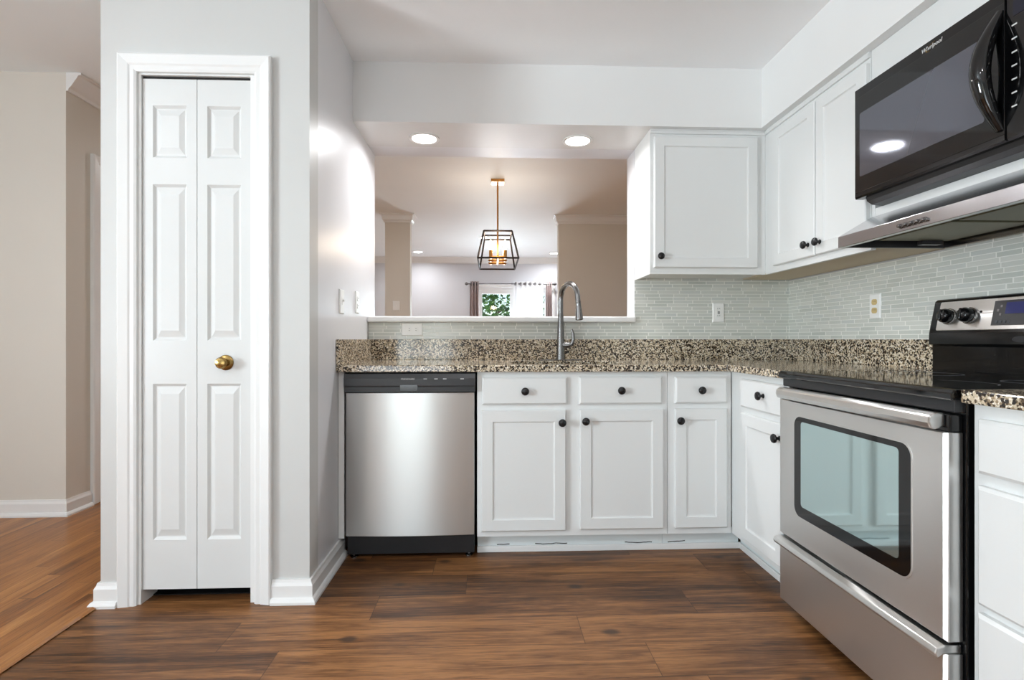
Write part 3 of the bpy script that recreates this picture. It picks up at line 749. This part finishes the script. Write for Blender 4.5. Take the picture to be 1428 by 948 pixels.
MB().box(1.62, 1.70, 1.90, 1.925, 1.383, 1.3975).build('cord_clip', M['panel'], hd)

# ------------------------------------------------------------------ microwave
MX, MY0, MY1, MZ0, MZ1 = 1.388, 1.226, 1.946, 1.560, 1.976
mw = thing('microwave', (1.56, 1.586, MZ0), 'black over-range microwave on the shelf above the stainless hood', 'microwave')
MB().box(1.425, 1.760, MY0+.002, MY1-.002, MZ0+.002, MZ1-.001).build('body', M['black'], mw, .003)
MB().prism([(1.412, MZ0+.002), (1.418, MZ0-.014), (1.436, MZ0-.026), (1.47, MZ0-.030), (1.74, MZ0-.030), (1.74, MZ0+.002)], lambda a, b, w: (a, w, b), MY0+.02, MY1-.03).build('vent_tray', M['blackplastic'], mw)
fm = Fright(1.425); SPL = 1.355
dr = MB().rings(fm, [(SPL+.002, MY1, MZ0, MZ1, 0), (SPL+.002, MY1, MZ0, MZ1, .030), (SPL+.004, MY1-.006, MZ0+.006, MZ1-.005, .037)]).build('door', M['black'], mw)
MB().box(SPL+.003, MY1-.012, MZ0+.020, MZ0+.3775, .0368, .0385, fm).build('door_panel', M['glass_black'], dr, .003)
MB().prism(rrect(1.415, 1.912, 1.637, 1.875, .006), fm, .0383, .0392).build('window', M['mw_glass'], dr)
hc = []
for k in range(13):
    t = k/12; hc.append(fm(1.372+.010*math.sin(PI*t), 1.598+.318*t,   .034+.050*math.sin(PI*t)))
MB().tube(hc, [.012+.012*math.sin(PI*k/12) for k in range(13)], 12, True, (1.15, 1.0)).build('handle', M['glass_black'], dr)
text('lettering', 'Whirlpool', .0185, fm, 1.594, 1.951, .0372, M['ink'], dr, True, 'CENTER', .25)
sw = [fm(1.594-.020*math.cos(2*PI*k/24), 1.950+.008*math.sin(2*PI*k/24)+.006*math.cos(2*PI*k/24), .0378) for k in range(3, 18)]
MB().tube(sw, .0008, 6).build('logo_swoosh', M['brass'], dr)
pn = MB().rings(fm, [(MY0, SPL-.001, MZ0, MZ1, 0), (MY0, SPL-.001, MZ0, MZ1, .030), (MY0+.005, SPL-.003, MZ0+.006, MZ1-.005, .037)]).build('control_panel', M['glass_black'], mw)
MB().box(MY0+.02, SPL-.02, 1.885, 1.925, .037, .038, fm).build('display', M['display'], pn)
for j in range(7):
    for k in range(3):
        MB().box(SPL-.030-k*.034, SPL-.016-k*.034, 1.860-j*.036, 1.864-j*.036, .037, .0376, fm).build('key_mark', M['ink'], pn)

# ------------------------------------------------------------------ outlets and switches
def outlet(name, F, u, v, w, label, recept, horiz=False, kind='duplex', faces='plate', W=.070, H=.115):
    r = thing(name, F(u, v, w), label, 'outlet' if kind != 'switch' else 'switch', 'white wall plates')
    a, b = (H/2, W/2) if horiz else (W/2, H/2)
    MB().rings(F, [(u-a, u+a, v-b, v+b, w), (u-a, u+a, v-b, v+b, w+.002), (u-a+.004, u+a-.004, v-b+.004, v+b-.004, w+.006)]).build('plate', M[faces], r)
    def Q(p, q): return (u+q, v+p) if horiz else (u+p, v+q)
    if kind == 'switch':
        MB().box(u-.008, u+.008, v-.014, v+.014, w+.006, w+.0075, F).box(u-.004, u+.004, v+.000, v+.010, w+.0075, w+.017, F).build('toggle', M['plate'], r, .001)
        return r
    if kind == 'gfci':
        MB().box(u-.017, u+.017, v-.034, v+.034, w+.0055, w+.008, F).build('receptacle', M['plate'], r, .001)
        MB().box(u-.006, u+.006, v+.001, v+.006, w+.008, w+.010, F).build('test_button', M['slot'], r)
        MB().box(u-.006, u+.006, v-.007, v-.002, w+.008, w+.010, F).build('reset_button', M['slot'], r)
        offs = (.021, -.021)
    else:
        offs = (.0195, -.0195)
    for q in offs:
        cu, cv = Q(0, q)
        if kind != 'gfci':
            poly = [(cu+.0165*math.cos(k*PI/12), cv+max(-.013, min(.013, .0165*math.sin(k*PI/12)))) for k in range(24)]
            if horiz: poly = [(cu+max(-.013, min(.013, .0165*math.cos(k*PI/12))), cv+.0165*math.sin(k*PI/12)) for k in range(24)]
            rc = MB().prism(poly, F, w+.0055, w+.0085).build('receptacle', M[recept], r)
        else: rc = r
        for (p, s_) in ((-.006, .007), (.006, .006)):
            (x0, y0) = (cu+.004, cv+p) if horiz else (cu+p, cv+.003)
            hw, hh = (s_/2, .0012) if horiz else (.0012, s_/2)
            MB().box(x0-hw, x0+hw, y0-hh, y0+hh, w+.0084, w+.0088, F).build('slot', M['slot'], rc)
    return r
TB = Fback(YW-.007); TR = Fright(XW-.007)
outlet('outlet', TB, 1.347, 1.184, .0005, 'white outlet with black test buttons on the mosaic under the single-door wall cabinet', 'plate', kind='gfci')
outlet('outlet', TB, -.459, 1.083, .0005, 'sideways white outlet on the tile under the pass-through ledge', 'plate', True, W=.075, H=.122)
outlet('outlet', TR, 2.340, 1.178, .0005, 'white outlet with almond sockets on the right wall mosaic left of the range', 'almond')
WLf = Fleft(XL)
outlet('outlet', WLf, 2.790, 1.220, .0005, 'white outlet on the left wall, nearer the pass-through ledge', 'plate')
outlet('light_switch', WLf, 2.503, 1.204, .0005, 'white toggle switch on the left wall, nearer the closet', 'plate', kind='switch')
outlet('light_switch', Fback(YD), -1.182, 1.440, .0005, 'white switch plate on the taupe column beyond the pass-through', 'plate', kind='switch', W=.085, H=.115)

# ------------------------------------------------------------------ recessed lights
def downlight(x, y, z, r, label, watts, col=(.97, .98, 1)):
    t = thing('recessed_light', (x, y, z), label, 'light', 'recessed ceiling lights')
    o_ = [(x+(r+.016)*math.cos(k*PI/18), y+(r+.016)*math.sin(k*PI/18)) for k in range(36)]; i_ = [(x+r*math.cos(k*PI/18), y+r*math.sin(k*PI/18)) for k in range(36)]
    MB().ringplate(o_, i_, Fdown(z), .0005, .006).build('trim_ring', M['plate'], t)
    MB().prism(i_, Fdown(z), .0008, .004).build('lens', M['lens'], t)
    l = light('lamp', 'AREA', (x, y, z-.008), (0, 0, 0), watts, col, r*1.9, shape='DISK', spread=math.radians(165))
    return t
downlight(-.373, 2.925, ZS, .068, 'left recessed light in the soffit over the pass-through', 7)
downlight(.486, 2.925, ZS, .068, 'right recessed light in the soffit, nearer the wall cabinet', 7)
downlight(-.25, -.5, ZC, .075, 'recessed light in the kitchen ceiling above the camera, on the closet side', 7)
downlight(.75, -.5, ZC, .075, 'recessed light in the kitchen ceiling above the camera, on the range side', 9)
downlight(-1.304, 9.37, ZH, .075, 'small far recessed light by the column in the living room', 10)
downlight(1.142, 9.42, ZH, .075, 'small far recessed light by the right partition in the living room', 10)
downlight(-.1, 8.0, ZH, .075, 'recessed light in the living room ceiling hidden behind the pendant', 10)
downlight(-2.6, .2, ZH, .075, 'added unseen recessed light in the hall ceiling left of the closet', 12)  # out of view, put in to light the hall

downlight(-1.7, 4.8, ZH, .075, 'added unseen recessed light in the dining ceiling left of the pass-through', 10)  # hidden from view, added to brighten the hall return and column
# ------------------------------------------------------------------ pendant lantern
px, py = .063, 5.13
pd = thing('pendant_lamp', (px, py, ZH), 'gold stemmed pendant lantern with dark open trapezoid cage beyond the pass-through', 'pendant lamp')
MB().box(px-.065, px+.065, py-.065, py+.065, ZH-.028, ZH-.0005).build('canopy', M['gold'], pd, .003)
MB().tube([(px, py, ZH-.028), (px, py, 1.80)], .0085, 12).build('stem', M['gold'], pd)
m = MB(); T = [(px-.132, py-.22, 2.045), (px+.132, py-.22, 2.045), (px+.132, py+.22, 2.045), (px-.132, py+.22, 2.045)]
B = [(px-.185, py-.39, 1.765), (px+.185, py-.39, 1.765), (px+.185, py+.39, 1.765), (px-.185, py+.39, 1.765)]
for k in range(4):
    j = (k+1) % 4
    m.bar(T[k], T[j], .012).bar(B[k], B[j], .012).bar(T[k], B[k], .012)
m.bar((px-.132, py, 2.045), (px+.132, py, 2.045), .010)
m.build('cage', M['cage'], pd)
arm = MB().tube([(px, py-.2, 1.80), (px, py+.2, 1.80)], .016, 10)
for yy in (py-.19, py, py+.19): arm.tube([(px-.068, yy, 1.80), (px+.068, yy, 1.80)], .013, 10)
arm.build('candle_arm', M['gold'], pd)
for yy in (py-.19, py, py+.19):
    for sx in (-.068, .068):
        MB().lathe((px+sx, yy, 1.785), (0, 0, 1), [(.012, 0), (.026, .012), (.027, .018), (.0165, .019), (.0165, .085), (0, .085)], 14).build('candle_sleeve', M['gold'], pd)
        MB().lathe((px+sx, yy, 1.870), (0, 0, 1), [(.010, 0), (.0115, .01), (.018, .035), (.0165, .055), (.008, .08), (.0015, .098)], 14).build('bulb', M['bulb'], pd)
for yy in (py-.19, py+.19):
    light('lamp', 'POINT', (px, yy, 1.93), (0, 0, 0), 4.2, (1, .80, .62), .05)

# ------------------------------------------------------------------ curtains at the far sliding door
YC = YFAR-.13; ZR = 2.070
cr_ = thing('curtain_rod', (.37, YC, ZR), 'grey metal curtain rod across the far sliding door', 'curtain rod')
MB().tube([(-.43, YC, ZR), (1.17, YC, ZR)], .012, 12).build('rod', M['rod'], cr_)
for xx, s_ in ((-.43, -1), (1.17, 1)):
    MB().lathe((xx, YC, ZR), (s_, 0, 0), [(.013, 0), (.016, .008), (.030, .030), (.030, .045), (.016, .066), (0, .07)], 14).build('finial', M['rod'], cr_)
for xx in (-.38, .395, 1.13):
    MB().box(xx-.010, xx+.010, YC+.010, YFAR-.0005, ZR-.006, ZR+.006).box(xx-.012, xx+.012, YFAR-.006, YFAR-.0005, ZR-.03, ZR+.03).build('bracket', M['rod'], cr_)
def curtain(x0, x1, amp, waves, mat, label, group, flare=0, grom=0):
    r = thing('curtain', ((x0+x1)/2, YC, .02), label, 'curtain', group)
    nx, nz = waves*10, 8; vs = []; fs = []
    for j in range(nz+1):
        z = .02+(ZR+.045-.02)*j/nz; fl = 1+flare*(1-j/nz)
        for i in range(nx+1):
            t = i/nx; x = (x0+x1)/2+(t-.5)*(x1-x0)*fl
            vs.append((x, YC+amp*math.sin(2*PI*waves*t)*(1+.15*math.sin(3*j+i*.3)), z))
    for j in range(nz):
        for i in range(nx): fs.append((j*(nx+1)+i, j*(nx+1)+i+1, (j+1)*(nx+1)+i+1, (j+1)*(nx+1)+i))
    b = MB().add(vs, fs, True).build('fabric', mat, r, solid=.002, angle=3)
    for k in range(grom):
        t = (k+.5)/grom*.985
        x = x0+t*(x1-x0); y = YC+amp*math.sin(2*PI*waves*t)
        ring = [Vector((x+.026*math.cos(q*PI/8), y-.006, ZR+.026*math.sin(q*PI/8))) for q in range(17)]
        MB().tube(ring, .006, 6).build('grommet', M['rod'], b)
    return r
curtain(-.395, -.235, .03, 3, M['curtain'], 'gathered taupe curtain at the left end of the far rod', 'taupe curtains', .25, 3)
curtain(1.04, 1.15, .03, 3, M['curtain'], 'gathered taupe curtain at the right end of the far rod, by the partition', 'taupe curtains', .25, 3)
curtain(.42, .985, .014, 6, M['sheer'], 'white sheer grommet curtain over the right pane of the far sliding door', 'sheer curtains', 0, 6)

# ------------------------------------------------------------------ outside
struct(MB().box(-14, 14, YFAR+.15, 34, -.3, -.12).build('ground', M['grass']))
def tree(x, y, h, r, label, seed, nleaf=2600):
    rnd = random.Random(seed)
    t = thing('tree', (x, y, -.12), label, 'tree', 'trees outside the far sliding door')
    m = MB().tube([(x, y, -.12), (x+.05, y, h*.35), (x-.05, y+.1, h*.6), (x, y, h*.85)], [.14, .11, .08, .04], 10)
    for k in range(7):
        a = k*2.4; z = h*(.3+.07*k); m.tube([(x, y, z), (x+r*.6*math.cos(a), y+r*.6*math.sin(a), z+.5)], [.05, .02], 6)
    m.build('trunk', M['bark'], t)
    f = MB()
    for k in range(nleaf):
        while True:
            q = Vector((rnd.uniform(-1, 1), rnd.uniform(-1, 1), rnd.uniform(-1, 1)))
            if .35 < q.length < 1: break
        c_ = Vector((x+q.x*r, y+q.y*r, h*.55+q.z*h*.5))
        a = Vector((rnd.uniform(-1, 1), rnd.uniform(-1, 1), rnd.uniform(-.6, .6))).normalized(); b = a.orthogonal().normalized()
        b = Matrix.Rotation(rnd.uniform(0, 6.28), 3, a) @ b
        s_ = rnd.uniform(.06, .13); w_ = s_*.45
        f.add([c_-a*s_, c_+b*w_, c_+a*s_+Vector((0, 0, -.02)), c_-b*w_], [(0, 1, 2, 3)])
    fo = f.build('foliage', M['leaf'], t); fo['kind'] = 'stuff'
    return t
tree(-.55, 15.2, 4.6, 1.5, 'leafy green tree seen through the left pane of the far sliding door', 3)
tree(3.1, 16.4, 4.8, 1.7, 'leafy green tree farther right beyond the far sliding door', 5)
tree(-4.4, 17.5, 5.0, 1.9, 'leafy green tree farther left beyond the far sliding door', 9)
